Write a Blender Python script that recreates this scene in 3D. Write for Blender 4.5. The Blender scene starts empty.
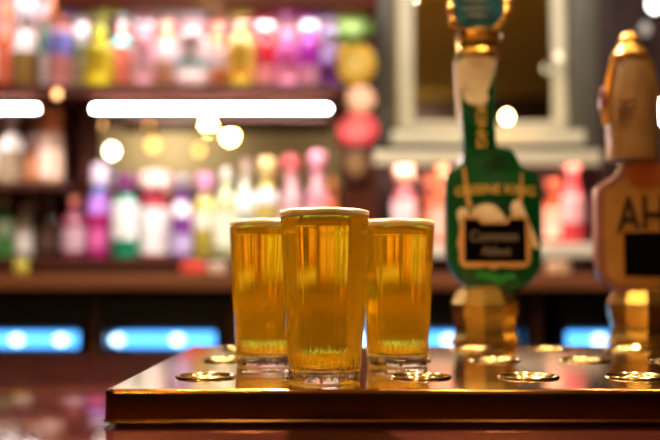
import bpy, bmesh, math, random
from mathutils import Vector, Matrix
random.seed(7)
C = bpy.context.scene.collection
PI = math.pi
F = 917.0
CAMZ = 0.119
PITCH = math.atan(58 / F)

# ---------------------------------------------------------------- camera maths
def P(px, py, Y):
    dx, du = (px - 330) / F, (220 - py) / F
    dy = math.cos(PITCH) - du * math.sin(PITCH)
    dz = math.sin(PITCH) + du * math.cos(PITCH)
    t = Y / dy
    return Vector((dx * t, Y, CAMZ + dz * t))

def X(px, Y): return P(px, 278, Y).x
def Z(py, Y): return P(330, py, Y).z

# ---------------------------------------------------------------- materials
def lin(c):
    return tuple((v / 12.92 if v <= 0.04045 else ((v + 0.055) / 1.055) ** 2.4) for v in (x / 255 for x in c[:3])) + (1,)

MATS = {}
def mat(name, rgb, rough=0.5, metal=0.0, trans=0.0, emis=0.0, ergb=None, noise=0.0, nscale=20, bump=0.0, ior=1.45, coat=0.0, stretch=None):
    if name in MATS: return MATS[name]
    m = bpy.data.materials.new(name); m.use_nodes = True
    nt = m.node_tree; b = nt.nodes['Principled BSDF']
    col = lin(rgb)
    b.inputs['Base Color'].default_value = col
    b.inputs['Roughness'].default_value = rough
    b.inputs['Metallic'].default_value = metal
    b.inputs['Transmission Weight'].default_value = trans
    b.inputs['IOR'].default_value = ior
    b.inputs['Coat Weight'].default_value = coat
    b.inputs['Coat Roughness'].default_value = 0.08
    if emis:
        b.inputs['Emission Color'].default_value = lin(ergb or rgb)
        b.inputs['Emission Strength'].default_value = emis
    if noise or bump:
        tc = nt.nodes.new('ShaderNodeTexCoord'); mp = nt.nodes.new('ShaderNodeMapping')
        if stretch: mp.inputs['Scale'].default_value = stretch
        n = nt.nodes.new('ShaderNodeTexNoise'); n.inputs['Scale'].default_value = nscale; n.inputs['Detail'].default_value = 5
        nt.links.new(tc.outputs['Object'], mp.inputs['Vector']); nt.links.new(mp.outputs['Vector'], n.inputs['Vector'])
        if noise:
            r = nt.nodes.new('ShaderNodeValToRGB')
            r.color_ramp.elements[0].position = 0.3; r.color_ramp.elements[1].position = 0.72
            r.color_ramp.elements[0].color = tuple(v * (1 - noise) for v in col[:3]) + (1,)
            r.color_ramp.elements[1].color = tuple(min(1, v * (1 + noise)) for v in col[:3]) + (1,)
            nt.links.new(n.outputs['Fac'], r.inputs['Fac']); nt.links.new(r.outputs['Color'], b.inputs['Base Color'])
        if bump:
            bp = nt.nodes.new('ShaderNodeBump'); bp.inputs['Strength'].default_value = bump; bp.inputs['Distance'].default_value = 0.002
            nt.links.new(n.outputs['Fac'], bp.inputs['Height']); nt.links.new(bp.outputs['Normal'], b.inputs['Normal'])
    MATS[name] = m
    return m

mahog = mat('mahogany', (70, 26, 16), 0.3, noise=0.35, nscale=9, stretch=(0.6, 6, 6), coat=0.3)
shelfwood = mat('shelf_wood', (66, 30, 22), 0.35, noise=0.25, nscale=9, stretch=(0.6, 6, 6))
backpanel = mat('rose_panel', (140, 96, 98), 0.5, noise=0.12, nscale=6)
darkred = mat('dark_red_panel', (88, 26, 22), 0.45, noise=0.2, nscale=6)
counterm = mat('counter_wood', (46, 16, 12), 0.09, noise=0.5, nscale=14, stretch=(0.5, 7, 4), bump=0.05, ior=1.35)
black = mat('black_metal', (10, 10, 11), 0.4, noise=0.1)
edgewood = mat('back_counter_wood', (128, 76, 46), 0.35, noise=0.25, nscale=9, stretch=(0.6, 6, 6))
greypost = mat('grey_green_paint', (74, 70, 60), 0.5, noise=0.12, nscale=5)
ivory = mat('ivory_paint', (205, 196, 168), 0.4, noise=0.08, nscale=8)
whiteledge = mat('white_ledge', (228, 222, 205), 0.35, noise=0.05)
mirror = mat('mirror_silver', (235, 235, 225), 0.015, metal=1.0)
tray_m = mat('polished_brass_tray', (240, 206, 160), 0.09, metal=1.0, noise=0.06, nscale=30)
cup_m = mat('brass_cup', (214, 184, 120), 0.16, metal=1.0, noise=0.06)
brass = mat('brass_column', (205, 163, 78), 0.27, metal=1.0, noise=0.08, nscale=30)
gold = mat('gold_trim', (222, 165, 70), 0.25, metal=0.9, noise=0.1, nscale=60)
green = mat('pump_green', (0, 66, 24), 0.25, noise=0.25, nscale=22, coat=0.4)
deepgreen = mat('pump_deep_green', (8, 46, 20), 0.3, noise=0.3, nscale=40)
cream = mat('cream_enamel', (216, 198, 168), 0.4, noise=0.15, nscale=60)
goldtext = mat('gold_lettering', (196, 160, 70), 0.45, noise=0.1)
tan = mat('tan_border', (190, 140, 84), 0.4, noise=0.15, nscale=50)
plaqueblack = mat('black_slate', (4, 2, 2), 0.9, noise=0.3, ior=1.12)
chalk = mat('chalk_lettering', (104, 88, 74), 0.6, noise=0.1)
teal = mat('medallion_teal', (40, 92, 104), 0.25, noise=0.5, nscale=70, coat=0.5)

def glass_mat():
    m = bpy.data.materials.new('clear_glass'); m.use_nodes = True
    b = m.node_tree.nodes['Principled BSDF']
    b.inputs['Base Color'].default_value = (1, 1, 1, 1); b.inputs['Roughness'].default_value = 0.0
    b.inputs['Transmission Weight'].default_value = 1; b.inputs['IOR'].default_value = 1.5
    return m
glassm = glass_mat()
def beer_mat():
    m = bpy.data.materials.new('golden_beer'); m.use_nodes = True
    nt = m.node_tree; b = nt.nodes['Principled BSDF']
    b.inputs['Base Color'].default_value = (1, 1, 1, 1); b.inputs['Roughness'].default_value = 0.0
    b.inputs['Transmission Weight'].default_value = 1; b.inputs['IOR'].default_value = 1.34
    v = nt.nodes.new('ShaderNodeVolumeAbsorption')
    v.inputs['Color'].default_value = (1.0, 0.91, 0.0, 1); v.inputs['Density'].default_value = 62
    nt.links.new(v.outputs[0], nt.nodes['Material Output'].inputs['Volume'])
    # a slight haze in the drink: some light scatters instead of passing straight through
    tr = nt.nodes.new('ShaderNodeBsdfTranslucent'); tr.inputs['Color'].default_value = (1.0, 0.66, 0.0, 1)
    df = nt.nodes.new('ShaderNodeBsdfDiffuse'); df.inputs['Color'].default_value = (1.0, 0.56, 0.0, 1)
    m1 = nt.nodes.new('ShaderNodeMixShader'); m1.inputs['Fac'].default_value = 0.45
    nt.links.new(tr.outputs[0], m1.inputs[1]); nt.links.new(df.outputs[0], m1.inputs[2])
    m2 = nt.nodes.new('ShaderNodeMixShader'); m2.inputs['Fac'].default_value = 0.24
    nt.links.new(b.outputs[0], m2.inputs[1]); nt.links.new(m1.outputs[0], m2.inputs[2])
    nt.links.new(m2.outputs[0], nt.nodes['Material Output'].inputs['Surface'])
    return m
beerm = beer_mat()
foamm = mat('foam_cream', (240, 212, 160), 0.7, noise=0.06, nscale=300, bump=0.6)

# ---------------------------------------------------------------- object helpers
def link(o, parent=None):
    C.objects.link(o)
    if parent is not None: o.parent = parent
    return o
def meta(o, label=None, cat=None, group=None, kind=None):
    if label: o['label'] = label
    if cat: o['category'] = cat
    if group: o['group'] = group
    if kind: o['kind'] = kind
    return o
def thing(name, loc, label, cat, group=None):
    o = bpy.data.objects.new(name, None); o.empty_display_size = 0.02
    link(o); o.location = loc
    return meta(o, label, cat, group)
def obj(name, bm, m, parent=None, smooth=True, ang=35, bevel=0, loc=None):
    bmesh.ops.recalc_face_normals(bm, faces=bm.faces)
    if bevel:
        es = [e for e in bm.edges if len(e.link_faces) == 2 and e.calc_face_angle(0) > 0.7]
        bmesh.ops.bevel(bm, geom=es, offset=bevel, segments=2, profile=0.6, affect='EDGES')
    me = bpy.data.meshes.new(name)
    if parent is not None:
        off = Vector(parent['_o']) if '_o' in parent else wloc(parent)
    else:
        off = Vector(loc) if loc is not None else Vector((0, 0, 0))
    bmesh.ops.translate(bm, verts=bm.verts, vec=-off)
    bm.to_mesh(me); bm.free()
    if smooth:
        me.polygons.foreach_set('use_smooth', [True] * len(me.polygons))
        me.set_sharp_from_angle(angle=math.radians(ang))
    me.materials.append(m)
    o = bpy.data.objects.new(name, me)
    link(o, parent)
    if parent is None and loc is not None: o.location = loc
    return o
def wloc(o):
    v = Vector(o.location)
    while o.parent is not None:
        o = o.parent; v += Vector(o.location)
    return v

def add_box(bm, x0, x1, y0, y1, z0, z1):
    vs = [bm.verts.new((x, y, z)) for x in (x0, x1) for y in (y0, y1) for z in (z0, z1)]
    for f in ((0, 1, 3, 2), (4, 6, 7, 5), (0, 4, 5, 1), (2, 3, 7, 6), (0, 2, 6, 4), (1, 5, 7, 3)):
        bm.faces.new([vs[i] for i in f])
    return bm
def box(*a): return add_box(bmesh.new(), *a)
def pbox(x0, y0, x1, y1, Y, depth):
    """box whose front face covers the given picture rectangle at distance Y"""
    return box(X(x0, Y), X(x1, Y), Y, Y + depth, Z(y1, Y), Z(y0, Y))
def add_lathe(bm, prof, cx, cy, seg=32, mod=None, rot=0):
    rings = []
    for r, z in prof:
        if r < 1e-6:
            rings.append([bm.verts.new((cx, cy, z))]); continue
        ring = []
        for i in range(seg):
            a = 2 * PI * i / seg + rot
            rr = r + (mod(a, r, z) if mod else 0)
            ring.append(bm.verts.new((cx + rr * math.cos(a), cy + rr * math.sin(a), z)))
        rings.append(ring)
    for a, b in zip(rings, rings[1:]):
        if len(a) == 1 and len(b) == 1: continue
        for i in range(seg):
            j = (i + 1) % seg
            if len(a) == 1: bm.faces.new((a[0], b[i], b[j]))
            elif len(b) == 1: bm.faces.new((a[i], a[j], b[0]))
            else: bm.faces.new((a[i], a[j], b[j], b[i]))
    return bm
def lathe(*a, **k): return add_lathe(bmesh.new(), *a, **k)
def add_prism(bm, pts, y0, y1):
    f = [bm.verts.new((p[0], y0, p[1])) for p in pts]; b = [bm.verts.new((p[0], y1, p[1])) for p in pts]
    bm.faces.new(f); bm.faces.new(b[::-1])
    n = len(pts)
    for i in range(n):
        j = (i + 1) % n
        bm.faces.new((f[i], b[i], b[j], f[j]))
    return bm
def smoothpoly(pts, it=2):
    for _ in range(it):
        out = []
        for i in range(len(pts)):
            a, b = pts[i], pts[(i + 1) % len(pts)]
            out.append((a[0] * .75 + b[0] * .25, a[1] * .75 + b[1] * .25)); out.append((a[0] * .25 + b[0] * .75, a[1] * .25 + b[1] * .75))
        pts = out
    return pts
def pprism(pxpts, Y, depth, it=2):
    pts = smoothpoly(pxpts, it) if it else pxpts
    return add_prism(bmesh.new(), [(X(a, Y), Z(b, Y)) for a, b in pts], Y, Y + depth)
def ell(cx, cy, rx, ry, n=32): return [(cx + rx * math.cos(2 * PI * i / n), cy + ry * math.sin(2 * PI * i / n)) for i in range(n)]
def add_tube(bm, pts, r, seg=8, closed=False):
    pts = [Vector(p) for p in pts]; rings = []; n = len(pts)
    for i, p in enumerate(pts):
        a = pts[(i - 1) % n] if closed or i > 0 else pts[0]
        b = pts[(i + 1) % n] if closed or i < n - 1 else pts[-1]
        t = (b - a).normalized()
        up = Vector((0, 1, 0)) if abs(t.y) < 0.9 else Vector((1, 0, 0))
        u = t.cross(up).normalized(); v = t.cross(u).normalized()
        rings.append([bm.verts.new(p + (u * math.cos(2 * PI * k / seg) + v * math.sin(2 * PI * k / seg)) * r) for k in range(seg)])
    m = n if closed else n - 1
    for i in range(m):
        a, b = rings[i], rings[(i + 1) % n]
        for k in range(seg):
            bm.faces.new((a[k], a[(k + 1) % seg], b[(k + 1) % seg], b[k]))
    if not closed:
        bm.faces.new(rings[0]); bm.faces.new(rings[-1][::-1])
    return bm
def sphere(c, r, sub=3, sc=(1, 1, 1)):
    bm = bmesh.new()
    bmesh.ops.create_icosphere(bm, subdivisions=sub, radius=r)
    for v in bm.verts: v.co = Vector((v.co.x * sc[0] + c[0], v.co.y * sc[1] + c[1], v.co.z * sc[2] + c[2]))
    return bm
def text(name, body, cx, cy, Y, hpx, m, parent, widthpx=None, arc=0.0, rot=0, label=None):
    """raised lettering facing the camera side, centred at the pixel at distance Y"""
    cu = bpy.data.curves.new('t', 'FONT'); cu.body = body; cu.size = 1; cu.extrude = 0.02; cu.align_x = 'CENTER'; cu.align_y = 'CENTER'
    cu.offset = 0.015
    t = bpy.data.objects.new('t', cu); C.objects.link(t)
    dg = bpy.context.evaluated_depsgraph_get(); dg.update()
    me = bpy.data.meshes.new_from_object(t.evaluated_get(dg))
    bpy.data.objects.remove(t)
    xs = [v.co.x for v in me.vertices]; ys = [v.co.y for v in me.vertices]
    w, h = max(xs) - min(xs), max(ys) - min(ys); mx, my = (max(xs) + min(xs)) / 2, (max(ys) + min(ys)) / 2
    s = hpx / F * Y / h; sx = (widthpx / F * Y / w) if widthpx else s
    c = P(cx, cy, Y); off = wloc(parent)
    for v in me.vertices:
        x, z, d = (v.co.x - mx) * sx, (v.co.y - my) * s, -v.co.z * 0.06
        z -= arc * x * x
        x, z = x * math.cos(rot) - z * math.sin(rot), x * math.sin(rot) + z * math.cos(rot)
        v.co = Vector((c.x + x, c.y + d, c.z + z)) - off
    me.materials.clear(); me.materials.append(m); me.name = name
    o = bpy.data.objects.new(name, me); link(o, parent)
    if label: o['label'] = label
    return o

# ================================================================ ROOM
FLOOR, CEIL = -1.07, 1.95
RX, YB, YF = 3.2, 3.3, -3.2
wallm = mat('ochre_plaster', (150, 136, 108), 0.7, noise=0.12, nscale=3)
darkwall = mat('maroon_plaster', (48, 16, 14), 0.6, noise=0.2, nscale=3)
floorm = mat('dark_floorboards', (60, 34, 22), 0.4, noise=0.3, nscale=7, stretch=(6, 0.5, 1))
ceilm = mat('ceiling_paint', (205, 160, 64), 0.8, noise=0.05)
def struct(name, bm, m, **k): return meta(obj(name, bm, m, **k), kind='structure')
struct('floor', box(-RX, RX, YF, YB, FLOOR - 0.05, FLOOR), floorm)
struct('ceiling', box(-RX, RX, YF, YB, CEIL, CEIL + 0.05), ceilm)
struct('wall_back', box(-RX, RX, YB, YB + 0.1, FLOOR, CEIL), darkwall)
struct('wall_front', box(-RX, RX, YF - 0.1, YF, FLOOR, CEIL), wallm)
struct('trim_1', box(-RX + 0.01, RX - 0.01, YF, YF + 0.03, FLOOR, 1.0), mat('wainscot', (22, 10, 6), 0.6, noise=0.3, nscale=4))
struct('trim_2', box(-RX + 0.01, RX - 0.01, YF, YF + 0.05, 1.62, CEIL - 0.005), mat('cornice_brown', (60, 36, 16), 0.5, noise=0.3, nscale=4))
struct('wall_left', box(-RX - 0.1, -RX, YF, YB, FLOOR, CEIL), darkwall)
struct('wall_right', box(RX, RX + 0.1, YF, YB, FLOOR, CEIL), darkwall)

# ================================================================ FRONT COUNTER
ct = thing('bar_counter', (0, 0.9, 0), 'glossy dark mahogany bar counter running across the foreground under the brass tray', 'bar counter')
obj('counter_top', box(-2.6, 2.6, 0.32, 1.47, -0.045, 0), counterm, ct, bevel=0.006)
obj('counter_front', box(-2.55, 2.55, 0.45, 1.40, FLOOR, -0.045), mahog, ct)

# ---------------------------------------------------------------- tray
TX0, TX1, TY0, TY1, TZ = -0.182, 0.448, 0.742, 1.212, 0.030
tray = thing('drip_tray', (0.13, 0.97, 0), 'long polished brass drip tray with rows of round wells, carrying the three beers', 'drip tray')
cols = [-0.1117 + 0.0967 * k for k in range(6)]
rows = [0.833, 1.0, 1.158]
bm = bmesh.new()
r_ = 0.004
gx = [TX0 + r_] + [(a + b) / 2 for a, b in zip(cols, cols[1:])] + [TX1 - r_]
gy = [TY0 + r_] + [(a + b) / 2 for a, b in zip(rows, rows[1:])] + [TY1 - r_]
N = 40
for i, cx in enumerate(cols):
    for j, cy in enumerate(rows):
        x0, x1, y0, y1 = gx[i], gx[i + 1], gy[j], gy[j + 1]
        angs = sorted([2 * PI * k / N for k in range(N)] + [math.atan2(y - cy, x - cx) % (2 * PI) for x in (x0, x1) for y in (y0, y1)])
        inner, outer = [], []
        for a in angs:
            c, s = math.cos(a), math.sin(a)
            t = min(((x1 if c > 0 else x0) - cx) / c if abs(c) > 1e-9 else 1e9, ((y1 if s > 0 else y0) - cy) / s if abs(s) > 1e-9 else 1e9)
            inner.append(bm.verts.new((cx + 0.0245 * c, cy + 0.0245 * s, TZ))); outer.append(bm.verts.new((cx + t * c, cy + t * s, TZ)))
        n = len(angs)
        for k in range(n):
            l = (k + 1) % n
            bm.faces.new((inner[k], outer[k], outer[l], inner[l]))
obj('tray_top', bm, tray_m, tray, smooth=False)
# rim: rounded edge, flat apron, small foot lip
def rect_ring(x0, x1, y0, y1, z): return [(x0, y0, z), (x1, y0, z), (x1, y1, z), (x0, y1, z)]
bm = bmesh.new(); prof = []
for k in range(7):
    a = k / 6 * PI / 2
    prof.append((r_ - r_ * math.sin(a), TZ - r_ + r_ * math.cos(a)))
prof += [(0.0, 0.006), (-0.0015, 0.0045), (-0.0012, 0.0035), (0.009, 0.0032), (0.009, 0.0), (0.012, 0.0)]
rings = []
for ins, z in prof:
    # four sides with small rounded corners
    ring = []
    cr = 0.010
    for (qx, qy, a0) in ((TX0 + cr, TY0 + cr, PI), (TX1 - cr, TY0 + cr, 1.5 * PI), (TX1 - cr, TY1 - cr, 0), (TX0 + cr, TY1 - cr, 0.5 * PI)):
        for k in range(7):
            a = a0 + k / 6 * PI / 2
            ring.append(bm.verts.new((qx + (cr - ins) * math.cos(a), qy + (cr - ins) * math.sin(a), z)))
    rings.append(ring)
for a, b in zip(rings, rings[1:]):
    n = len(a)
    for k in range(n):
        l = (k + 1) % n
        bm.faces.new((a[k], a[l], b[l], b[k]))
obj('tray_rim', bm, mat('brass_tray_rim', (158, 108, 50), 0.15, metal=1.0, noise=0.1, nscale=40), tray)
for cx in cols:
    for cy in rows:
        pr = [(0.0278, TZ), (0.0275, TZ + 0.0010), (0.0266, TZ + 0.0019), (0.0256, TZ + 0.0019), (0.0240, TZ + 0.0006), (0.0228, TZ - 0.0010), (0.0205, TZ - 0.0016), (0.0195, TZ - 0.0012), (0.0185, TZ - 0.0022), (0.011, TZ - 0.0052), (0.0105, TZ - 0.0046), (0.006, TZ - 0.0058), (0, TZ - 0.006)]
        obj('drain_well', lathe(pr, cx, cy, 40), cup_m, tray)

# ---------------------------------------------------------------- pints of beer
def pint(px, Y, label):
    c = Vector((X(px, Y), Y, TZ + 0.0001))
    t = thing('pint_of_beer', c, label, 'glass of beer', 'pints of beer on the brass tray')
    HT, R0, R1, base = 0.1475, 0.0308, 0.0388, 0.0110
    H = HT - 0.0042
    def ro(z):
        return R0 + (R1 - R0) * (z / H) ** 0.95
    def flute(a, r, z):
        zz = z - c.z
        w = 0.00016 * math.sin(19 * a + 0.7) + 0.00008 * math.sin(31 * a + 2) + 0.00005 * math.sin(47 * a)
        return w * min(1, max(0, (zz - 0.012) / 0.03)) * (1 if r > 0.02 else 0)
    prof = [(0, 0.0018), (R0 * 0.55, 0.0016), (R0 * 0.80, 0.0008), (R0 - 0.0022, 0.0), (R0 - 0.0008, 0.0006), (R0, 0.0022), (R0 - 0.0002, 0.006), (ro(0.0095) - 0.0006, 0.009), (ro(0.0125), 0.0125)]
    for k in range(1, 13): z = 0.0125 + (H - 0.0145) * k / 12; prof.append((ro(z), z))
    prof += [(R1 - 0.0002, H - 0.0006), (R1 - 0.0009, H), (R1 - 0.0016, H - 0.0006)]
    th = 0.0020
    inner = []
    for k in range(12, 0, -1): z = 0.0165 + (H - 0.0185) * k / 12; inner.append((ro(z) - th, z))
    inner += [(ro(0.016) - th - 0.0006, 0.0150), (ro(0.0135) - th - 0.003, base + 0.0008), (R0 * 0.6, base - 0.0004), (0, base - 0.001)]
    prof += inner
    def mod(a, r, z):
        zz = z - c.z
        if r > ro(max(zz, 0)) - 0.0007: return flute(a, r, z) + (0.0002 * math.sin(36 * a) if 0.004 < zz < 0.0128 else 0)
        if 0.009 < zz < 0.0168 and r > 0.02: return 0.0004 * math.sin(36 * a)
        return 0
    obj('glass', lathe([(r, z + c.z) for r, z in prof], c.x, c.y, 216, mod), glassm, t, ang=50)
    # the drink, touching the inside of the wall
    top = H - 0.0012; e = 0.00018
    bp = [(0, base - 0.001 - e)] + [(R0 * 0.6, base - 0.0004 - e), (ro(0.0135) - th - 0.003 + e, base + 0.0008 - e), (ro(0.016) - th - 0.0006 + e, 0.0150)]
    for k in range(1, 12):
        z = 0.0165 + (H - 0.0185) * k / 12
        if z < top: bp.append((ro(z) - th + e, z))
    bp += [(ro(top) - th + e, top), (0, top)]
    obj('beer', lathe([(r, z + c.z) for r, z in bp], c.x, c.y, 108), beerm, t)
    # foam head
    rf = ro(top) - th + 0.0003
    fp = [(0, top + 0.0003), (rf - 0.0016, top + 0.0003), (rf - 0.0012, top - 0.001), (rf + 0.0006, top - 0.0002), (rf + 0.0008, H + 0.0001), (R1 - 0.0002, H + 0.0003), (R1 + 0.0003, H + 0.0012), (R1 + 0.0003, H + 0.0026), (R1 - 0.0006, H + 0.0038), (R1 - 0.004, H + 0.0047), (rf * 0.6, H + 0.0052), (0, H + 0.0054)]
    ph = random.random() * 6
    obj('foam', lathe([(r, z + c.z) for r, z in fp], c.x, c.y, 96, lambda a, r, z: 0.0002 * math.sin(7 * a + ph + z * 900) + 0.0001 * math.sin(23 * a)), foamm, t)
    # small bubbles clinging below the surface
    bmb = bmesh.new()
    for k in range(26):
        a = -PI / 2 + random.uniform(-1.2, 1.2); z = random.choice([random.uniform(top - 0.02, top - 0.002), random.uniform(0.03, top)])
        rr = ro(z) - th - 0.0008; s = random.uniform(0.0002, 0.0006)
        mm = Matrix.Translation((c.x + rr * math.cos(a), c.y + rr * math.sin(a), z + c.z))
        bmesh.ops.create_icosphere(bmb, subdivisions=2, radius=s, matrix=mm)
    o = obj('bubbles', bmb, glassm, t); o['kind'] = 'stuff'
    return t
pint(324.5, 0.80, 'pint of golden beer standing in front, nearest to the tray edge')
pint(267.0, 0.947, 'pint of golden beer behind on the left, away from the beer taps')
pint(397.0, 0.947, 'pint of golden beer behind on the right, beside the green beer tap')

# ================================================================ BEER TAPS
TYc = 1.268
def column(t, cx):
    """faceted brass pump column standing on the counter"""
    q = F / TYc
    def h(py): return Z(py, TYc - 0.03)
    prof = [(0, 0.0), (34 / q, 0.0), (35 / q, 0.006), (35 / q, 0.014), (32 / q, 0.018), (33 / q, h(343)), (33 / q, h(339)), (31 / q, h(335)), (30 / q, h(329)), (31 / q, h(322)), (33 / q, h(316)), (34 / q, h(304)), (27 / q, h(291)), (20 / q, h(286)), (0, h(286))]
    obj('column', lathe(prof, cx, TYc, 10, rot=0.15), brass, t, ang=20)
    obj('collar', lathe([(31 / q, h(345.5)), (34.5 / q, h(345)), (35 / q, h(343.5)), (34.5 / q, h(342)), (31 / q, h(341.5))], cx, TYc, 40), gold, t)

t1 = thing('beer_tap', (X(484, TYc), TYc, 0), 'green beer tap with gold lettering and round blue medallion on a brass column', 'beer tap', 'beer taps behind the drip tray')
column(t1, X(484, TYc))
YB1 = 1.248
body = [(466, 148), (463, 163), (460, 167), (450, 172), (447.5, 175), (446.5, 182), (446.5, 225), (447, 254), (450, 268), (459, 280), (470, 288), (482, 293), (510, 293), (526, 287), (537, 276), (542, 262), (543, 220), (541.5, 180), (540, 173), (536, 170), (526, 167), (522, 164), (518, 154), (511, 149), (503, 147), (498, 146)]
obj('pump_clip', pprism(body, YB1, 0.028), green, t1, bevel=0.003)
neck = [(465, 160), (464, 120), (460, 80), (457, 50), (500, 50), (498, 80), (497, 120), (499, 160)]
obj('handle', pprism(neck, YB1 + 0.004, 0.026, 1), green, t1, bevel=0.003)
rib = pprism([(456, 56), (500, 56), (498, 70), (492, 86), (489, 92), (491, 99), (486, 105), (474, 104), (468, 101), (465, 96), (466, 84), (463, 92), (462, 120), (458, 120), (458, 84)], YB1 - 0.001, 0.005, 1)
obj('ribbon', rib, cream, t1)
q = F / YB1
cc = P(478.5, 45, YB1 + 0.016)
obj('neck_band', lathe([(0, cc.z - 12 / q), (20 / q, cc.z - 13 / q), (23 / q, cc.z - 11 / q), (21.5 / q, cc.z - 7 / q), (23 / q, cc.z), (22 / q, cc.z + 6 / q), (24 / q, cc.z + 10 / q), (19 / q, cc.z + 14 / q), (0, cc.z + 15 / q)], cc.x, YB1 + 0.016, 14), gold, t1, ang=20)
md = obj('medallion', pprism(ell(479, 8, 27, 22), YB1 + 0.002, 0.02, 0), teal, t1, bevel=0.002)
bm = add_tube(bmesh.new(), [P(a, b, YB1 + 0.006) for a, b in ell(479, 8, 29, 24, 40)], 0.0032, 8, True)
obj('medallion_rim', bm, gold, t1)
for a, b in ((451, 9), (453, 22), (509, 2), (508, 12)):
    obj('scroll', sphere(P(a, b, YB1 + 0.001), 0.0062, 2, (1, 0.7, 1.25)), gold, t1)
for k, (a, b, w) in enumerate(((478, 0, 34), (479, 8, 38), (480, 15, 28))):
    obj('medallion_stripe', pprism([(a - w / 2, b), (a, b - 2.4), (a + w / 2, b), (a, b + 1.6)], YB1 + 0.0008, 0.0016, 1), mat('medallion_silver', (150, 150, 146), 0.3, metal=0.4), t1)
text('lettering', 'GREENE KING', 495, 189, YB1 - 0.0003, 9.5, goldtext, t1, widthpx=80, arc=1.2)
text('lettering', 'KING', 481.5, 127, YB1 - 0.0005, 10, goldtext, t1, widthpx=42, rot=-PI / 2)
# emblem between lettering and shoulder
obj('emblem', pprism([(494, 150), (500, 156), (508, 150), (504, 160), (508, 170), (500, 166), (492, 171), (496, 160)], YB1 - 0.0008, 0.002, 1), deepgreen, t1)
obj('emblem', pprism([(484, 163), (500, 160), (516, 163), (514, 168), (500, 164), (487, 168)], YB1 - 0.0012, 0.002, 1), deepgreen, t1)
# straps and drapes round the plaque
for pts in ([(463, 166), (466, 165), (471, 200), (474, 208), (469, 209), (466, 198)], [(522, 172), (524, 172), (524, 200), (521, 206), (519, 204), (521, 190)]):
    obj('strap', pprism(pts, YB1 - 0.0012, 0.003, 1), tan, t1)
obj('drape', pprism([(470, 216), (476, 206), (487, 203), (497, 205), (505, 216), (507, 220), (470, 222)], YB1 - 0.0015, 0.004, 2), cream, t1)
obj('drape', pprism([(512, 203), (518, 199), (523, 203), (530, 222), (536, 236), (540, 247), (536, 250), (530, 240), (524, 222), (512, 216)], YB1 - 0.0015, 0.004, 2), cream, t1)
obj('drape', pprism([(458, 209), (466, 207), (470, 212), (468, 224), (461, 226), (458, 218)], YB1 - 0.0015, 0.004, 2), cream, t1)
obj('dark_shape', pprism([(478, 202), (490, 199), (506, 201), (512, 206), (509, 219), (503, 218), (499, 207), (488, 204)], YB1 - 0.001, 0.002, 2), deepgreen, t1)
pl = pprism([(461, 214), (478, 215), (482, 221), (507, 221), (511, 215), (530, 215), (531, 235), (534, 242), (531, 250), (531, 267), (512, 268), (500, 266), (495, 270), (488, 266), (478, 268), (460, 267), (460, 250), (457, 243), (460, 236)], YB1 - 0.005, 0.006, 1)
pb = obj('plaque', pl, tan, t1, bevel=0.001)
obj('slate', pprism([(465, 219), (478, 219), (482, 224), (508, 224), (511, 219), (526, 219), (526.5, 262), (465, 262)], YB1 - 0.0062, 0.002, 0), plaqueblack, pb)
text('lettering', 'Common', 494, 236, YB1 - 0.0068, 11, chalk, pb, widthpx=48)
text('lettering', 'Abbot', 496, 251, YB1 - 0.0068, 9, chalk, pb, widthpx=30)
obj('leaf', pprism([(474, 272), (486, 270), (500, 276), (514, 272), (518, 280), (508, 279), (500, 286), (490, 280), (478, 279)], YB1 - 0.001, 0.002, 2), mat('leaf_green', (30, 124, 44), 0.4, noise=0.3), t1)

# second tap -----------------------------------------------------
t2 = thing('beer_tap', (X(640, TYc), TYc, 0), 'tan beer tap with brown border and bold dark lettering, at the right edge', 'beer tap', 'beer taps behind the drip tray')
column(t2, X(641, TYc))
tanfill = mat('tan_enamel', (156, 110, 48), 0.4, noise=0.15, nscale=30)
brownb = mat('brown_pink_border', (126, 78, 60), 0.3, noise=0.15, nscale=30, coat=0.4)
orangeb = mat('orange_brown_banner', (144, 70, 22), 0.35, noise=0.2, nscale=30)
YB2 = 1.240
def mir(pts, c=646): return pts + [(2 * c - a, b) for a, b in pts[::-1]]
ol = mir([(625, 294), (610, 287), (602, 278), (599, 270), (598, 250), (598, 200), (598.5, 190), (601, 186), (618, 176), (623, 172), (625, 165), (628, 161), (645, 154)])
b2 = obj('pump_clip', pprism(ol, YB2, 0.028, 1), brownb, t2, bevel=0.004)
il = mir([(628, 286), (614, 280), (608, 274), (606, 262), (606, 200), (607, 192), (610, 189), (624, 181), (630, 178)])
obj('face_panel', pprism(il, YB2 - 0.001, 0.003, 1), tanfill, b2)
obj('banner', pprism([(629, 181), (629, 168), (634, 164), (648, 159), (662, 164), (668, 170), (668, 181), (660, 187), (648, 189), (637, 187)], YB2 - 0.004, 0.006, 1), orangeb, b2)
text('lettering', 'AH', 640, 215, YB2 - 0.0015, 38, mat('dark_brown_lettering', (44, 16, 8), 0.5, noise=0.2), b2, widthpx=48)
obj('plaque_border', pprism([(622, 230), (671, 229), (671, 280), (622, 279)], YB2 - 0.0035, 0.004, 0), mat('gold_brown_border', (150, 98, 36), 0.4, noise=0.2), b2)
pq = obj('slate', pprism([(625, 233), (668, 232), (668, 277), (625, 276)], YB2 - 0.0045, 0.002, 0), plaqueblack, b2)
ylv = YB2 + 0.014; q2 = F / ylv; hc = P(631, 100, ylv)
tanwood = mat('tan_wood_handle', (136, 98, 54), 0.4, noise=0.3, nscale=26, coat=0.3)
prof = [(0, Z(160, ylv)), (25 / q2, Z(160, ylv)), (25.5 / q2, Z(130, ylv)), (24.5 / q2, Z(105, ylv)), (21.5 / q2, Z(82, ylv)), (18 / q2, Z(68, ylv)), (15 / q2, Z(58, ylv)), (9 / q2, Z(50, ylv)), (0, Z(48, ylv))]
obj('handle', lathe(prof, hc.x, ylv, 32), tanwood, t2)
ky = ylv
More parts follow.
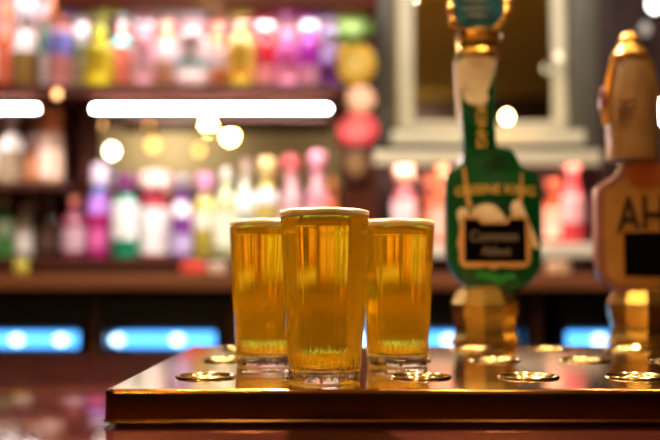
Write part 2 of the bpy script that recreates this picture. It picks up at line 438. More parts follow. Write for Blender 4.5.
goldbr = mat('gold_brown_finial', (196, 138, 48), 0.3, metal=0.6, noise=0.3, nscale=60)
obj('finial', lathe([(0, Z(60, ky)), (17 / q2, Z(62, ky)), (18.5 / q2, Z(56, ky)), (13 / q2, Z(49, ky)), (10 / q2, Z(44, ky)), (11 / q2, Z(40, ky)), (7 / q2, Z(34, ky)), (0, Z(32, ky))], hc.x - 1 / q2, ky, 20), goldbr, t2)
for s in (-1, 1):
    obj('scroll', add_tube(bmesh.new(), [P(631 + s * a, b, ky - 0.004) for a, b in ((3, 42), (12, 50), (18, 62), (22, 80), (25, 100), (25.5, 125))], 0.0045, 8), goldbr, t2)
obj('side_knob', sphere(P(604, 103, ky), 0.011, 3, (0.6, 0.8, 2.2)), mat('plum_knob', (112, 50, 52), 0.3, noise=0.1, coat=0.5), t2)
for k, yy in enumerate((100, 108, 116)):
    obj('engraved_line', pprism([(620, yy), (640, yy - 1), (640, yy + 1), (620, yy + 2)], ylv - 0.0345, 0.006, 0), mat('engraving_brown', (120, 76, 36), 0.5), t2)

# ================================================================ BACK BAR
YS = 2.90   # row of bottles
bb = thing('back_bar', (0, 2.95, FLOOR), 'dark mahogany back bar with lit bottle shelves along the rear wall', 'back bar')
XL, XR = -2.2, 2.2
def bpart(name, bm, m, **k): return obj(name, bm, m, bb, **k)
ZS1 = Z(87, 2.78); ZS0 = Z(258, 2.78)   # shelf tops
xdL0, xdL1 = X(64, 2.80), X(84, 2.80)
xmR0, xmR1 = X(343, 2.80), X(377, 2.80)
bpart('shelf', box(XL, xmR0, 2.74, 3.14, ZS1 - 0.034, ZS1), shelfwood, bevel=0.003)
bpart('shelf', box(XL, xmR1, 2.74, 3.14, ZS0 - 0.034, ZS0), shelfwood, bevel=0.003)
zSm = Z(183, 2.80)
bpart('shelf', box(XL, xdL0, 2.78, 3.14, zSm - 0.025, zSm), shelfwood, bevel=0.003)
bpart('upright', box(xdL0, xdL1, 2.965, 3.14, ZS0, 1.35), darkred)
bpart('upright', box(xmR0, xmR1, 2.86, 3.14, 0.13, 1.35), mahog)
bpart('header', box(xdL0, xmR1, 2.66, 2.80, Z(9, 2.66), Z(9, 2.66) + 0.12), mahog, bevel=0.004)
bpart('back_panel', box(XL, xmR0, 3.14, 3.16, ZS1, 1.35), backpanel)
bpart('back_panel', box(XL, xdL0, 3.14, 3.16, 0.12, ZS1), mat('deep_rose_panel', (120, 62, 52), 0.5, noise=0.15, nscale=5))  # darker and redder than the upper rose panel
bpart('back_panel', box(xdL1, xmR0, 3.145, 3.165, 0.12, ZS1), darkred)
bpart('counter_slab', box(XL, XR, 2.55, 3.16, Z(290, 2.55), Z(274, 2.55)), edgewood, bevel=0.004)
bpart('plinth', box(XL, XR, 2.75, 3.16, 0.10, ZS0 - 0.034), mat('plinth_wood', (66, 32, 22), 0.4, noise=0.2))
# posts under the counter between the coolers and a black back
bpart('cabinet_back', box(XL, XR, 3.13, 3.16, FLOOR, Z(290, 2.55)), black)
for px in (95, 231, 333, 537, 690):
    x = X(px, 2.62)
    bpart('post', box(x - 0.011, x + 0.011, 2.62, 2.70, FLOOR, Z(290, 2.55)), mat('post_wood', (72, 40, 24), 0.4, noise=0.25))
# right-hand bay: bands, ledge, dark recess, pilasters
bpart('moulding', pbox(392, 130, 588, 145, 2.88, 0.10), ivory, bevel=0.008)
bpart('moulding', pbox(374, 150, 603, 165, 2.78, 0.02), ivory, bevel=0.004)
bpart('moulding_top', pbox(376, 149, 601, 152, 2.80, 0.30), black)
bpart('moulding_gap', pbox(380, 143, 598, 152, 2.92, 0.10), black)
bpart('recess_panel', box(X(377, 2.8), X(760, 3.1), 3.12, 3.16, 0.12, Z(146, 3.0)), mat('recess_maroon', (52, 14, 12), 0.5, noise=0.2, nscale=6))
bpart('ledge', pbox(378, 243, 603, 257, 2.80, 0.32), whiteledge, bevel=0.003)
bpart('pilaster', pbox(374, -60, 393, 150, 2.90, 0.2), greypost, bevel=0.006)
bpart('pilaster', pbox(578, -60, 603, 150, 2.90, 0.2), greypost, bevel=0.006)
bpart('side_post', box(X(603, 2.9), X(614, 2.9), 2.9, 3.16, 0.12, 1.35), mat('side_post_maroon', (40, 14, 12), 0.5, noise=0.2))

# mirrors
mm = thing('wall_mirror', P(485, 128, 3.02), 'large mirror in an ivory frame between grey-green pilasters, behind the green tap', 'mirror')
obj('mirror_glass', pbox(413, -75, 558, 126, 3.02, 0.01), mirror, mm)
bm = bmesh.new()
YM = 3.0
for (a, b, c_, d) in ((397, -80, 415, 129), (557, -80, 576, 129), (415, 121, 557, 129), (415, -80, 557, -60)):
    add_box(bm, X(a, YM), X(c_, YM), YM, YM + 0.019, Z(d, YM), Z(b, YM))
obj('frame', bm, ivory, mm, bevel=0.006)
for (a, b, c_, d) in ((393, -82, 398, 131), (575, -82, 579, 131)):
    obj('outer_bead', box(X(a, YM), X(c_, YM), YM - 0.01, YM + 0.05, Z(d, YM), Z(b, YM)), mat('dark_gold_bead', (112, 92, 52), 0.4, metal=0.3, noise=0.1), mm)
m2 = thing('shelf_mirror', (X(210, 2.965), 2.965, ZS0), 'plain mirror panel behind the lower row of bottles in the middle bay', 'mirror')
obj('mirror_glass', box(xdL1 + 0.002, xmR0 - 0.002, 2.965, 2.975, ZS0 + 0.0006, ZS1 - 0.0346), mirror, m2)

# LED strips ------------------------------------------------------
led = mat('led_white', (255, 250, 240), 0.5, emis=60, ergb=(255, 250, 248))
ledw = mat('led_hidden', (255, 250, 250), 0.5, emis=24, ergb=(255, 248, 250))
def strip(x0, x1, Y, z, label, m=led, r=0.006, blind=True):
    t = thing('light_strip', ((x0 + x1) / 2, Y, z), label, 'light strip', 'light strips under the bottle shelves')
    obj('tube', add_tube(bmesh.new(), [(x0, Y, z), (x1, Y, z)], r, 10), m, t)
    if blind: obj('strip_blind', box(x0 - 0.002, x1 + 0.002, Y + 0.011, Y + 0.015, z - 0.009, z + 0.010), black, t)  # opaque blind, added to keep the tube's reflection out of the mirror
    obj('bracket', box(x0 - 0.004, x0 + 0.002, Y - 0.004, Y + 0.012, z - 0.004, z + 0.02), black, t)
    obj('bracket', box(x1 - 0.002, x1 + 0.004, Y - 0.004, Y + 0.012, z - 0.004, z + 0.02), black, t)
    return t
zl = Z(108.5, 2.755)
strip(X(91, 2.755), X(329, 2.755), 2.755, zl, 'long glowing white light strip under the middle bottle shelf')
strip(-1.6, X(34, 2.755), 2.755, zl, 'glowing white light strip under the left shelf, cut by the frame')
strip(xdL0 + 0.03, xmR1 - 0.05, 2.815, Z(9, 2.66) + 0.05, 'light strip tucked behind the dark header above the top row of bottles', ledw, 0.012, False)
strip(-1.6, xdL0 - 0.03, 2.815, Z(-14, 2.66) + 0.08, 'light strip above the left end of the top row of bottles', ledw, 0.012, False)
pinkled = mat('led_red', (255, 190, 170), 0.5, emis=30, ergb=(255, 212, 196))
strip(X(386, 2.86), X(596, 2.86), 2.825, Z(165, 2.78) + 0.016, 'warm pink light strip tucked behind the lower ivory moulding', pinkled, 0.007, False)

# ---------------------------------------------------------------- bottles
KINDS = {
    'round':  ([(0, 0), (.93, 0), (1, .02), (1, .56), (.93, .63), (.62, .70), (.38, .75), (.34, .80), (.34, .90), (0, .90)], .36, (.12, .50)),
    'squat':  ([(0, 0), (.95, 0), (1, .03), (1, .60), (.95, .68), (.55, .76), (.40, .79), (.38, .86), (0, .86)], .44, (.14, .54)),
    'slim':   ([(0, 0), (.9, 0), (1, .015), (1, .50), (.86, .60), (.52, .70), (.42, .78), (.38, .92), (0, .92)], .42, (.10, .44)),
    'taper':  ([(0, 0), (.8, 0), (.86, .02), (1, .50), (.92, .60), (.60, .68), (.36, .75), (.34, .88), (0, .88)], .42, (.14, .46)),
    'bulb':   ([(0, 0), (.7, 0), (.9, .04), (1, .18), (1, .38), (.86, .52), (.52, .64), (.36, .72), (.34, .88), (0, .88)], .42, (.12, .40)),
}
def bottle(cx, ytop, ybase, w, kind, bodyc, labelc, capc, label, group, Y=YS, shelf=None, capw=None, cap=(.86, 1.0), extra=None, lr=None, trans=0.35):
    x = X(cx, Y); z0 = shelf + 0.0006; z1 = Z(ytop, Y); H = z1 - z0; R = w * 0.86 / 2 / F * Y
    pr, cw, lrange = KINDS[kind]
    if lr: lrange = lr
    t = thing('liquor_bottle', (x, Y, z0), label, 'bottle', group)
    bmt = mat('bottle_%d_%d_%d' % bodyc, bodyc, 0.14, trans=trans, noise=0.12, nscale=8, coat=0.3)
    obj('bottle_body', lathe([(r * R, z0 + z * H) for r, z in pr], x, Y, 28), bmt, t)
    # wrapped label, following the outer wall
    l0, l1 = lrange; bm = bmesh.new()
    def rad(zf):
        for (ra, za), (rb, zb) in zip(pr, pr[1:]):
            if za <= zf <= zb and zb > za: return ra + (rb - ra) * (zf - za) / (zb - za)
        return 1
    def wrap(bm, f0, f1, a0, a1):
        n, rowsn = 16, 4; g = []
        for i in range(rowsn + 1):
            zf = f0 + (f1 - f0) * i / rowsn; r = rad(zf) * R + 0.0008
            g.append([bm.verts.new((x + r * math.cos(a), Y + r * math.sin(a), z0 + zf * H)) for a in (a0 + (a1 - a0) * k / n for k in range(n + 1))])
        for i in range(rowsn):
            for k in range(n): bm.faces.new((g[i][k], g[i][k + 1], g[i + 1][k + 1], g[i + 1][k]))
        return bm
    if labelc:
        obj('paper_label', wrap(bm, l0, l1, -PI * 1.02, PI * 0.02), mat('label_%d_%d_%d' % labelc, labelc, 0.5, noise=0.06, nscale=30), t)
    for (f0, f1, c_) in (extra or []):
        obj('label_band', wrap(bmesh.new(), f0, f1, -PI * 0.92, -PI * 0.08), mat('label_%d_%d_%d' % c_, c_, 0.5, noise=0.06, nscale=30), t)
    cr = (capw / 2 / F * Y) if capw else cw * R
    c0, c1 = cap
    obj('cap', lathe([(0, z0 + c0 * H), (cr * .95, z0 + c0 * H), (cr, z0 + (c0 + .01) * H), (cr, z0 + (c1 - .02) * H), (cr * .85, z0 + c1 * H), (0, z0 + c1 * H)], x, Y, 20), mat('cap_%d_%d_%d' % capc, capc, 0.35, noise=0.05), t)
    return t

WH = (240, 234, 236)
GU = 'bottles on the top shelf of the back bar'
top = [
    (-22, 0, 30, 'round', (190, 90, 40), WH, (200, 190, 180), 'amber bottle with pale label on the top shelf, beyond the left frame edge', {}),
    (2, 4, 26, 'round', (226, 110, 50), (200, 90, 60), (236, 120, 60), 'orange bottle with orange cap at the far left end of the top shelf', {}),
    (21, 0, 32, 'bulb', (150, 116, 60), (226, 220, 226), (236, 228, 246), 'bulbous olive bottle with thick white stopper on the top shelf, second from left', dict(capw=19, lr=(.42, .66), cap=(.78, 1))),
    (40, 5, 19, 'slim', (96, 150, 120), (204, 190, 190), (238, 176, 180), 'slim teal bottle with pink cap on the top shelf', {}),
    (56, -4, 28, 'round', (226, 150, 150), (98, 92, 170), (222, 130, 80), 'pink bottle with blue-violet label and tall orange cap on the top shelf', dict(lr=(.36, .60), capw=22, cap=(.72, 1))),
    (76, 8, 24, 'slim', (140, 150, 110), (170, 160, 130), (236, 226, 232), 'grey-green bottle with long white neck wrap on the top shelf', dict(capw=14, cap=(.52, 1), lr=(.10, .40))),
    (96, 28, 34, 'squat', (240, 224, 40), (224, 200, 20), (190, 214, 80), 'squat bright yellow bottle on the top shelf', {}),
    (119, 16, 25, 'round', (240, 150, 110), (236, 130, 110), (246, 206, 208), 'coral bottle with turquoise neck band on the top shelf', dict(extra=[(.60, .72, (120, 240, 240))])),  # turquoise band is plain colour, it emits nothing
    (141, 4, 27, 'slim', (228, 150, 160), (238, 176, 190), (246, 240, 246), 'rose pink bottle with white cap on the top shelf, right of the coral one', dict(capw=16, cap=(.74, 1))),
    (164, 15, 30, 'round', (246, 196, 150), (246, 226, 226), (244, 196, 168), 'peach bottle with peach cap and white label on the top shelf', dict(lr=(.40, .62), capw=15)),
    (190, 14, 40, 'squat', (246, 206, 206), (250, 230, 232), (242, 220, 224), 'wide pale pink bottle with small teal emblem on the top shelf', dict(extra=[(.26, .40, (110, 176, 190))], capw=18)),
    (216, 12, 27, 'round', (250, 160, 100), (246, 190, 180), (244, 216, 222), 'orange-based bottle with pink label and teal emblem on the top shelf', dict(lr=(.28, .56), extra=[(.34, .42, (110, 176, 190))], capw=15)),
    (240, 18, 30, 'squat', (246, 206, 70), (246, 186, 60), (236, 180, 160), 'golden yellow bottle with pinkish cap on the top shelf', dict(lr=(.14, .36))),
    (265, 10, 26, 'round', (222, 50, 66), (246, 160, 170), (250, 240, 244), 'red bottle with round white cap on the top shelf', dict(lr=(.10, .32), capw=17, cap=(.76, 1))),
    (287, 30, 27, 'squat', (246, 110, 200), (246, 150, 190), (246, 150, 196), 'hot pink bottle with pink cap on the top shelf', dict(lr=(.10, .36))),
    (309, 10, 26, 'round', (190, 50, 180), (240, 170, 200), (250, 240, 244), 'magenta bottle with round white cap on the top shelf, next to last', dict(lr=(.10, .32), capw=17, cap=(.76, 1))),
    (330, 30, 22, 'round', (130, 60, 160), (180, 150, 220), (200, 190, 236), 'dark violet bottle with lavender cap at the right end of the top shelf', dict(lr=(.42, .62), capw=16)),
]
for n_, (cx, yt, w, k, bc, lc, cc_, lab, kw) in enumerate(top):
    kw = dict(dict(Y=(2.855, 2.912)[n_ % 2]), **kw)
    bottle(cx, yt, 87, w, k, bc, lc, cc_, lab, GU, shelf=ZS1, **kw)
GL = 'bottles on the lower shelf of the back bar'
low = [
    (72, 197, 27, 'round', (176, 80, 110), (206, 170, 186), (206, 120, 90), 'dusky pink bottle with copper cap on the lower shelf, in front of the upright', {}),
    (98, 164, 28, 'slim', (216, 40, 140), (240, 110, 190), (226, 214, 240), 'magenta bottle with blue neck and pale lavender cap on the lower shelf', dict(lr=(.10, .30), extra=[(.46, .62, (190, 130, 236)), (.64, .78, (110, 110, 200))], capw=17, cap=(.78, 1))),
    (124, 174, 30, 'squat', (30, 170, 130), (244, 244, 246), (122, 60, 110), 'white labelled bottle with teal base and plum cap on the lower shelf', dict(lr=(.22, .66), capw=18, cap=(.76, 1))),
    (154, 172, 36, 'squat', (216, 80, 100), (250, 246, 248), (246, 206, 200), 'wide white bottle with red shoulder and broad pink stopper on the lower shelf', dict(lr=(.05, .58), capw=32, cap=(.80, 1))),
    (181, 176, 24, 'slim', (150, 80, 180), (206, 190, 240), (150, 140, 150), 'narrow purple bottle with grey cap on the lower shelf', dict(lr=(.06, .28), extra=[(.50, .68, (236, 228, 240))], capw=14)),
    (204, 174, 30, 'round', (236, 220, 100), (248, 240, 220), (220, 150, 190), 'pale yellow bottle with mauve cap on the lower shelf', dict(lr=(.34, .56), capw=17, cap=(.80, 1))),
    (225, 168, 27, 'round', (226, 236, 180), (246, 246, 220), (226, 220, 210), 'cream green bottle with off-white cap just left of the rear left pint', {}),
    (245, 160, 28, 'round', (230, 226, 200), (232, 232, 246), (216, 190, 170), 'off-white bottle with pale blue label above the rear left pint', dict(lr=(.46, .64))),
    (266, 158, 27, 'round', (236, 216, 120), (226, 220, 236), (226, 190, 130), 'light yellow bottle with sandy cap above the gap of the left pints', dict(capw=16, cap=(.84, 1), lr=(.54, .66))),
    (291, 156, 30, 'slim', (246, 190, 200), (250, 220, 226), (236, 110, 110), 'blush pink bottle with coral red cap above the front pint', dict(capw=18, cap=(.86, 1))),
    (318, 152, 30, 'slim', (244, 170, 186), (250, 206, 214), (238, 150, 170), 'rose bottle with pink cap above the right of the front pint', dict(capw=17, cap=(.86, 1))),
    (333, 178, 14, 'round', (240, 110, 30), (240, 130, 50), (236, 140, 60), 'small bright orange bottle squeezed at the right end of the lower shelf', dict(Y=2.80)),
]
for n_, (cx, yt, w, k, bc, lc, cc_, lab, kw) in enumerate(low):
    kw = dict(dict(Y=(2.855, 2.912)[n_ % 2]), **kw)
    bottle(cx, yt, 258, w, k, bc, lc, cc_, lab, GL, shelf=ZS0, **kw)
# left bay
zl_ = zSm
GM = 'bottles on the short middle shelf at the left'
for cx, yt, w, k, bc, lc, cc_, lab, kw in [
    (-14, 118, 26, 'round', (170, 110, 60), (220, 200, 180), (200, 170, 140), 'brown bottle on the short left shelf, past the frame edge', {}),
    (8, 116, 28, 'round', (186, 160, 130), (236, 226, 220), (240, 232, 240), 'beige bottle with white label on the short left shelf', dict(lr=(.50, .76), capw=16)),
    (31, 120, 17, 'slim', (150, 84, 54), (190, 120, 80), (216, 150, 110), 'slim brown bottle on the short left shelf between beige and coppery ones', {}),
    (49, 108, 29, 'round', (214, 170, 140), (230, 190, 170), (196, 112, 60), 'sand coloured bottle with tall coppery cap on the short left shelf', dict(lr=(.10, .46), capw=22, cap=(.66, 1))),
]:
    bottle(cx, yt, 183, w, k, bc, lc, cc_, lab, GM, shelf=zl_, **kw)
GN = 'bottles on the lower shelf at the far left'
for cx, yt, w, k, bc, lc, cc_, lab, kw in [
    (-16, 199, 24, 'round', (60, 110, 60), (190, 200, 180), (120, 110, 100), 'green bottle at the bottom left, past the frame edge', {}),
    (4, 196, 22, 'round', (90, 160, 80), (190, 226, 210), (190, 180, 170), 'leaf green bottle with mint label at the bottom left corner of the shelves', dict(lr=(.36, .6))),
    (23, 206, 22, 'squat', (190, 180, 170), (232, 226, 224), (190, 170, 160), 'short grey-white bottle on the lower shelf at left', {}),
    (32, 198, 18, 'slim', (130, 130, 90), (120, 100, 80), (226, 216, 220), 'slim olive bottle with white cap on the lower shelf at left', dict(capw=11, cap=(.74, 1), Y=3.02)),
    (48, 196, 22, 'round', (70, 36, 34), (100, 66, 60), (140, 120, 120), 'dark brown bottle with grey cap on the lower shelf beside the upright', {}),
]:
    bottle(cx, yt, 258, w, k, bc, lc, cc_, lab, GN, shelf=ZS0, **kw)
GR = 'bottles in the red-lit recess under the mirror'
zr = Z(243, 2.80)
for cx, yt, w, k, bc, lc, cc_, lab, kw in [
    (404, 167, 28, 'round', (240, 120, 140), (252, 220, 226), (250, 200, 180), 'pink bottle with round peach cap in the recess above the rear right pint', dict(capw=20, cap=(.80, 1), lr=(.18, .66))),
    (430, 176, 22, 'round', (222, 120, 90), (240, 170, 150), (226, 140, 110), 'coral bottle with coral cap in the recess right of the peach-capped one', dict(capw=14)),
    (443, 166, 26, 'slim', (246, 130, 80), (252, 196, 180), (240, 140, 100), 'orange bottle with pale label in the recess touching the green tap edge', dict(lr=(.08, .46))),
    (556, 180, 28, 'round', (246, 110, 60), (252, 210, 190), (236, 130, 100), 'orange-red bottle with pale label in the recess right of the green tap', dict(lr=(.10, .56), capw=16)),
    (574, 159, 27, 'slim', (236, 80, 90), (252, 180, 186), (226, 130, 120), 'tall pink-red bottle in the recess next to the tan tap', dict(lr=(.24, .62), capw=15)),
]:
    bottle(cx, yt, 243, w, k, bc, lc, cc_, lab, GR, shelf=zr, Y=2.94 if cx in (430, 556) else 2.872, **kw)

# small things on the back counter
zc = Z(274, 2.55)
def tub(px, w, hpx, rgb, lidc, label, Y=2.64, cat='jar'):
    x = X(px, Y); R = w / 2 / F * Y; h = hpx / F * Y; zc = Z(274, 2.55) + 0.0006
    t = thing('jar', (x, Y, zc), label, cat, 'small jars on the back counter')
    m_ = mat('jar_%d_%d_%d' % rgb, rgb, 0.3, noise=0.08)
    obj('jar_body', lathe([(0, zc), (R * .85, zc), (R, zc + h * .12), (R, zc + h * .62), (R * .88, zc + h * .72), (0, zc + h * .72)], x, Y, 24), m_, t)
    obj('lid', lathe([(0, zc + h * .72), (R * .92, zc + h * .72), (R * .92, zc + h * .9), (R * .7, zc + h), (0, zc + h)], x, Y, 24), mat('lid_%d_%d_%d' % lidc, lidc, 0.35, noise=0.05), t)
tub(193, 26, 13, (226, 74, 60), (236, 100, 84), 'small red jar on the back counter below the purple bottles')
tub(217, 20, 12, (206, 180, 160), (216, 196, 176), 'small beige jar beside the red jar on the back counter')
tub(21, 15, 15, (180, 170, 60), (196, 190, 90), 'small yellow-green jar on the back counter at far left')
tub(558, 26, 13, (206, 168, 130), (224, 190, 150), 'small pale tan jar on the back counter between the two taps')

# pump clips on the post between the bays
YC = 2.835
for (cx, cy, rx, ry, rgb, rgb2, shape, lab) in [
    (355, 28, 17, 17, (120, 160, 70), (160, 190, 110), 'leaf', 'green round badge, topmost on the post right of the shelves'),
    (356, 63, 21, 21, (240, 190, 60), (250, 214, 110), 'disc', 'large yellow round badge on the post right of the shelves'),
    (361, 99, 15, 14, (230, 176, 140), (240, 200, 170), 'oval', 'peach oval badge below the yellow one on the post'),
    (358, 129, 21, 17, (232, 76, 84), (246, 130, 130), 'disc', 'red oval badge below the peach one on the post'),
    (356, 163, 17, 20, (66, 34, 26), (128, 96, 62), 'oval', 'dark brown oval badge with tan centre, lowest on the post')]:
    c = P(cx, cy, YC)
    t = thing('badge', c, lab, 'badge', 'round badges on the back bar post')
    if shape == 'leaf':
        pts = [(cx + rx * math.cos(a) * (1 + .18 * math.cos(5 * a)), cy + ry * math.sin(a) * (1 + .18 * math.cos(5 * a))) for a in (2 * PI * k / 40 for k in range(40))]
    else: pts = ell(cx, cy, rx, ry, 40)
    obj('plate', pprism(pts, YC, 0.02, 0), mat('badge_%d' % cy, rgb, 0.35, noise=0.1), t, bevel=0.002)
    obj('inner_disc', pprism(ell(cx, cy, rx * .6, ry * .6, 32), YC - 0.002, 0.004, 0), mat('badgein_%d' % cy, rgb2, 0.35, noise=0.1), t)

# ---------------------------------------------------------------- bottle coolers under the back counter
cool_in = mat('cooler_white', (170, 214, 240), 0.4, noise=0.03)
cool_led = mat('cooler_led', (150, 215, 255), 0.5, emis=1.5, ergb=(88, 172, 244))
spot = mat('cooler_spot', (225, 240, 255), 0.5, emis=3.0, ergb=(190, 222, 255))
paneglass = mat('pane_glass', (235, 245, 255), 0.0, trans=1.0, ior=1.02)
blucap = mat('blue_white_cap', (200, 226, 246), 0.35, noise=0.05)
greenb = mat('beer_bottle_green', (40, 110, 60), 0.15, trans=0.3, noise=0.1)
YK = 2.64; zt = Z(293, 2.55) - 0.004
for (a, b, spots, lab) in [(-60, 83, (18, 62), 'black bottle cooler with blue-lit glass door at far left under the back counter'),
                    (106, 220, (118, 178), 'black bottle cooler with blue-lit glass door seen left of the pints'),
                    (243, 320, (262,), 'black bottle cooler hidden mostly behind the left and front pints'),
                    (346, 524, (366, 448, 470), 'black bottle cooler with blue-lit door seen between the right pint and green tap'),
                    (562, 676, (598,), 'black bottle cooler with blue-lit door seen between the two taps')]:
    x0, x1 = X(a, YK), X(b, YK); zb, z1 = -0.95, Z(329, YK)
    f = 0.014
    t = thing('bottle_cooler', ((x0 + x1) / 2, YK, FLOOR), lab, 'fridge', 'bottle coolers under the back counter')
    bm = bmesh.new()
    add_box(bm, x0 - f, x0, YK, 3.1, FLOOR, zt); add_box(bm, x1, x1 + f, YK, 3.1, FLOOR, zt)
    add_box(bm, x0, x1, YK, 3.1, z1 + 0.012, zt); add_box(bm, x0, x1, YK, 3.1, FLOOR, zb)
    obj('cabinet', bm, black, t)
    obj('lining', box(x0, x1, 3.02, 3.05, zb, z1 + 0.012), cool_in, t)
    for zs in (-0.42, -0.75):
        obj('wire_shelf', box(x0, x1, 2.72, 3.0, zs - 0.006, zs), mat('wire_steel', (160, 170, 176), 0.3, metal=1.0, noise=0.05), t)
    d = obj('door', box(x0 + 0.001, x1 - 0.001, YK - 0.012, YK - 0.006, zb, z1 + 0.01), paneglass, t)
    bm = bmesh.new()
    add_box(bm, x0 - 0.004, x0 + 0.004, YK - 0.02, YK - 0.002, zb - 0.02, z1 + 0.02); add_box(bm, x1 - 0.004, x1 + 0.004, YK - 0.02, YK - 0.002, zb - 0.02, z1 + 0.02)
    add_box(bm, x0 + 0.004, x1 - 0.004, YK - 0.02, YK - 0.002, z1 + 0.004, z1 + 0.02); add_box(bm, x0 + 0.004, x1 - 0.004, YK - 0.02, YK - 0.002, zb - 0.02, zb)
    obj('door_frame', bm, black, d)
    obj('lamp', add_tube(bmesh.new(), [(x0 + 0.022, 2.70, z1 - 0.034), (x1 - 0.022, 2.70, z1 - 0.034)], 0.022, 12), cool_led, t)
    for s in spots:
        obj('lamp_hot_spot', sphere((X(s, 2.68), 2.683, z1 - 0.034), 0.016, 2, (1.3, 1, 1)), spot, t)  # glowing balls added for the hot spots along the lamp

# ---------------------------------------------------------------- lamps
bulbm = mat('bulb_glow', (255, 214, 150), 0.5, emis=130, ergb=(255, 196, 110))
bulbm2 = mat('bulb_glow_amber', (255, 190, 100), 0.5, emis=3.2, ergb=(255, 186, 100))
bulbw = mat('bulb_glow_white', (255, 236, 214), 0.5, emis=22, ergb=(255, 236, 205))
def pendant(p, m, r, label):
    t = thing('pendant_lamp', (p.x, p.y, CEIL), label, 'pendant lamp', 'pendant lamps over the drinkers side')
    obj('bulb', sphere(p, r, 2, (1, 1, 1.15)), m, t)
    obj('socket', lathe([(0, p.z + r * 1.05), (r * .55, p.z + r * 1.05), (r * .5, p.z + r * 2.2), (0, p.z + r * 2.3)], p.x, p.y, 16), brass, t)
    obj('cord', add_tube(bmesh.new(), [(p.x, p.y, p.z + r * 2.2), (p.x, p.y, CEIL)], 0.003, 6), black, t)
def virt(px, py, Yv, Ym):
    v = P(px, py, Yv); return Vector((v.x, 2 * Ym - Yv, v.z))
for (px, py, Yv, Ym, m_, r, lab) in [
    (208, 127, 7.0, 2.965, bulbm, 0.036, 'bright warm pendant bulb reflected in the shelf mirror, upper of the pair'),
    (230, 136, 6.7, 2.965, bulbm, 0.036, 'bright warm pendant bulb reflected in the shelf mirror, lower right of the pair'),
    (199, 150, 8.0, 2.965, bulbm2, 0.032, 'amber pendant bulb reflected just under the bright pair'),
    (153, 145, 7.6, 2.965, bulbm2, 0.040, 'amber pendant bulb reflected left of the bright pair'),
    (149, 128, 8.2, 2.965, bulbm2, 0.026, 'faint amber pendant bulb reflected above the left amber one'),
    (92, 151, 7.8, 2.965, bulbw, 0.036, 'pale pendant bulb reflected at the left end of the shelf mirror'),
    (112, 151, 8.2, 2.965, bulbw, 0.036, 'pale pendant bulb reflected second from the left in the shelf mirror')]:
    pendant(virt(px, py, Yv, Ym), m_, r, lab)
def wall_lamp(px, py, Y, r, m_, label, depth):
    c = P(px, py, Y)
    t = thing('wall_lamp', (c.x, Y, c.z), label, 'lamp', 'small round lamps on the back bar')
    obj('globe', sphere(c, r, 2, (1, 1, 1.25)), m_, t)
    bm = bmesh.new(); add_box(bm, c.x - 0.006, c.x + 0.006, Y + r * .9, Y + depth, c.z - 0.006, c.z + 0.006)
    obj('arm', bm, black, t)
wall_lamp(507, 117, 2.80, 0.013, mat('candle_globe', (255, 225, 170), 0.4, emis=40, ergb=(255, 205, 130)), 'bright warm lamp on the ivory moulding beside the green tap', 0.10)
wall_lamp(558, 57, 2.94, 0.012, mat('dim_globe', (230, 220, 190), 0.4, emis=0.9, ergb=(240, 228, 190)), 'small dim glowing globe on the right side of the mirror frame', 0.05)  # pale spot on the frame, built as a glowing globe
wall_lamp(57, 94, 2.70, 0.010, mat('amber_globe', (240, 180, 120), 0.4, emis=3.0, ergb=(240, 170, 110)), 'small amber globe lamp on the shelf edge between the light strips', 0.045)
wall_lamp(645, 29, 3.1, 0.018, mat('grey_globe', (150, 140, 130), 0.4, emis=0.35, ergb=(190, 180, 170)), 'dim grey globe lamp above the tan tap', 0.1)
wall_lamp(655, 4, 3.1, 0.022, mat('white_globe', (240, 240, 235), 0.4, emis=6, ergb=(235, 238, 230)), 'white globe lamp in the top right corner', 0.1)
wall_lamp(664, 112, 3.1, 0.03, mat('warm_globe', (255, 240, 220), 0.4, emis=16, ergb=(255, 238, 214)), 'bright white globe lamp right of the tan tap handle', 0.1)

def area(name, loc, size, energy, color, rot=(0, 0, 0), spread=None):
    l = bpy.data.lights.new(name, 'AREA'); l.shape = 'DISK'; l.size = size; l.energy = energy; l.color = color
    if spread: l.spread = spread
    o = bpy.data.objects.new(name, l); o.location = loc; o.rotation_euler = rot; C.objects.link(o); return o
for k, (x, y, e) in enumerate([(-0.5, 0.95, 5), (0.35, 0.9, 6), (1.0, 1.0, 4), (-0.35, 0.25, 2.5), (0.5, 0.2, 2)]):  # unseen ceiling lights, added to brighten the taps, foam and tray
    t = thing('added_fill', (x, y, CEIL - 0.02), 'unseen ceiling lamp added over the bar counter, %s' % ('left of the pints', 'above the pints', 'right of the taps', 'front left', 'front right')[k], 'added ceiling light', 'added lights over the bar counter')
    obj('trim_ring', lathe([(0.05, CEIL - 0.001), (0.06, CEIL - 0.001), (0.06, CEIL - 0.012), (0.05, CEIL - 0.012), (0.05, CEIL - 0.001)], x, y, 32), brass, t)
    area('added_fill_lamp', (x, y, CEIL - 0.015), 0.09, e, (1, 0.78, 0.5))
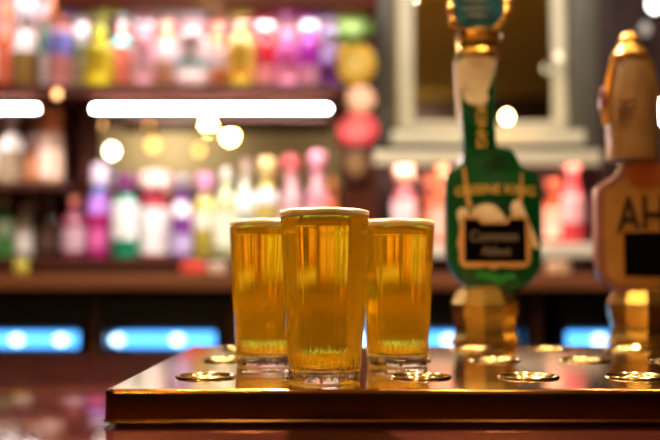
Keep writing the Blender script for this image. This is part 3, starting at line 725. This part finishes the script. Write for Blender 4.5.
# unseen ceiling spots, added to brighten the bottles and mouldings
for k, (x, e) in enumerate([(-0.85, 8), (-0.1, 9), (0.85, 9)]):
    t = thing('added_spot', (x, 1.75, CEIL - 0.02), 'unseen ceiling spot added to brighten the %s of the back bar' % ('left bottles', 'middle bottles', 'framed mirror')[k], 'added ceiling light', 'added spots for the back bar and pints')
    obj('shade', lathe([(0.05, CEIL - 0.09), (0.055, CEIL - 0.09), (0.05, CEIL - 0.001), (0, CEIL - 0.001), (0, CEIL - 0.006), (0.045, CEIL - 0.006), (0.05, CEIL - 0.09)], x, 1.75, 24), black, t)
    area('added_spot_lamp', (x, 1.76, CEIL - 0.092), 0.09, e * 1.15, (1, 0.92, 0.84), rot=(math.radians(38), 0, 0))
t = thing('added_spot', (-0.15, 1.95, CEIL - 0.02), 'unseen ceiling spot added over the serving aisle to backlight the pints', 'added ceiling light', 'added spots for the back bar and pints')  # unseen backlight, added to brighten the beer
obj('shade', lathe([(0.05, CEIL - 0.09), (0.055, CEIL - 0.09), (0.05, CEIL - 0.001), (0, CEIL - 0.001), (0, CEIL - 0.006), (0.045, CEIL - 0.006), (0.05, CEIL - 0.09)], -0.15, 1.95, 24), black, t)
area('added_spot_lamp', (-0.15, 1.94, CEIL - 0.092), 0.09, 13, (1, 0.86, 0.66), rot=(math.radians(-32), 0, 0), spread=math.radians(50))
# unseen lamps added to brighten the drinkers' side wall that the mirrors show
for x in (-1.6, 0.9):
    area('added_wash_lamp', (x, -2.6, 1.6), 0.3, 8, (1, 0.84, 0.6), rot=(math.radians(-50), 0, 0))

# ================================================================ CAMERA
cam = bpy.data.cameras.new('camera'); co = bpy.data.objects.new('camera', cam); C.objects.link(co)
cam.sensor_width = 36; cam.lens = F / 660 * 36
co.location = (0, 0, CAMZ); co.rotation_euler = (PI / 2 + PITCH, 0, 0)
cam.clip_start = 0.01
cam.dof.use_dof = True; cam.dof.focus_distance = 0.815; cam.dof.aperture_fstop = 2.7
bpy.context.scene.camera = co

w = bpy.data.worlds.new('world'); w.use_nodes = True
w.node_tree.nodes['Background'].inputs[0].default_value = (0.02, 0.012, 0.006, 1)
w.node_tree.nodes['Background'].inputs[1].default_value = 0.3
bpy.context.scene.world = w
sc = bpy.context.scene
sc.view_settings.view_transform = 'Standard'; sc.view_settings.look = 'None'; sc.view_settings.gamma = 1
sc.view_settings.use_curve_mapping = False
sc.view_settings.exposure = 1.0
sc.cycles.max_bounces = 14; sc.cycles.transmission_bounces = 12; sc.cycles.glossy_bounces = 6; sc.cycles.sample_clamp_indirect = 6
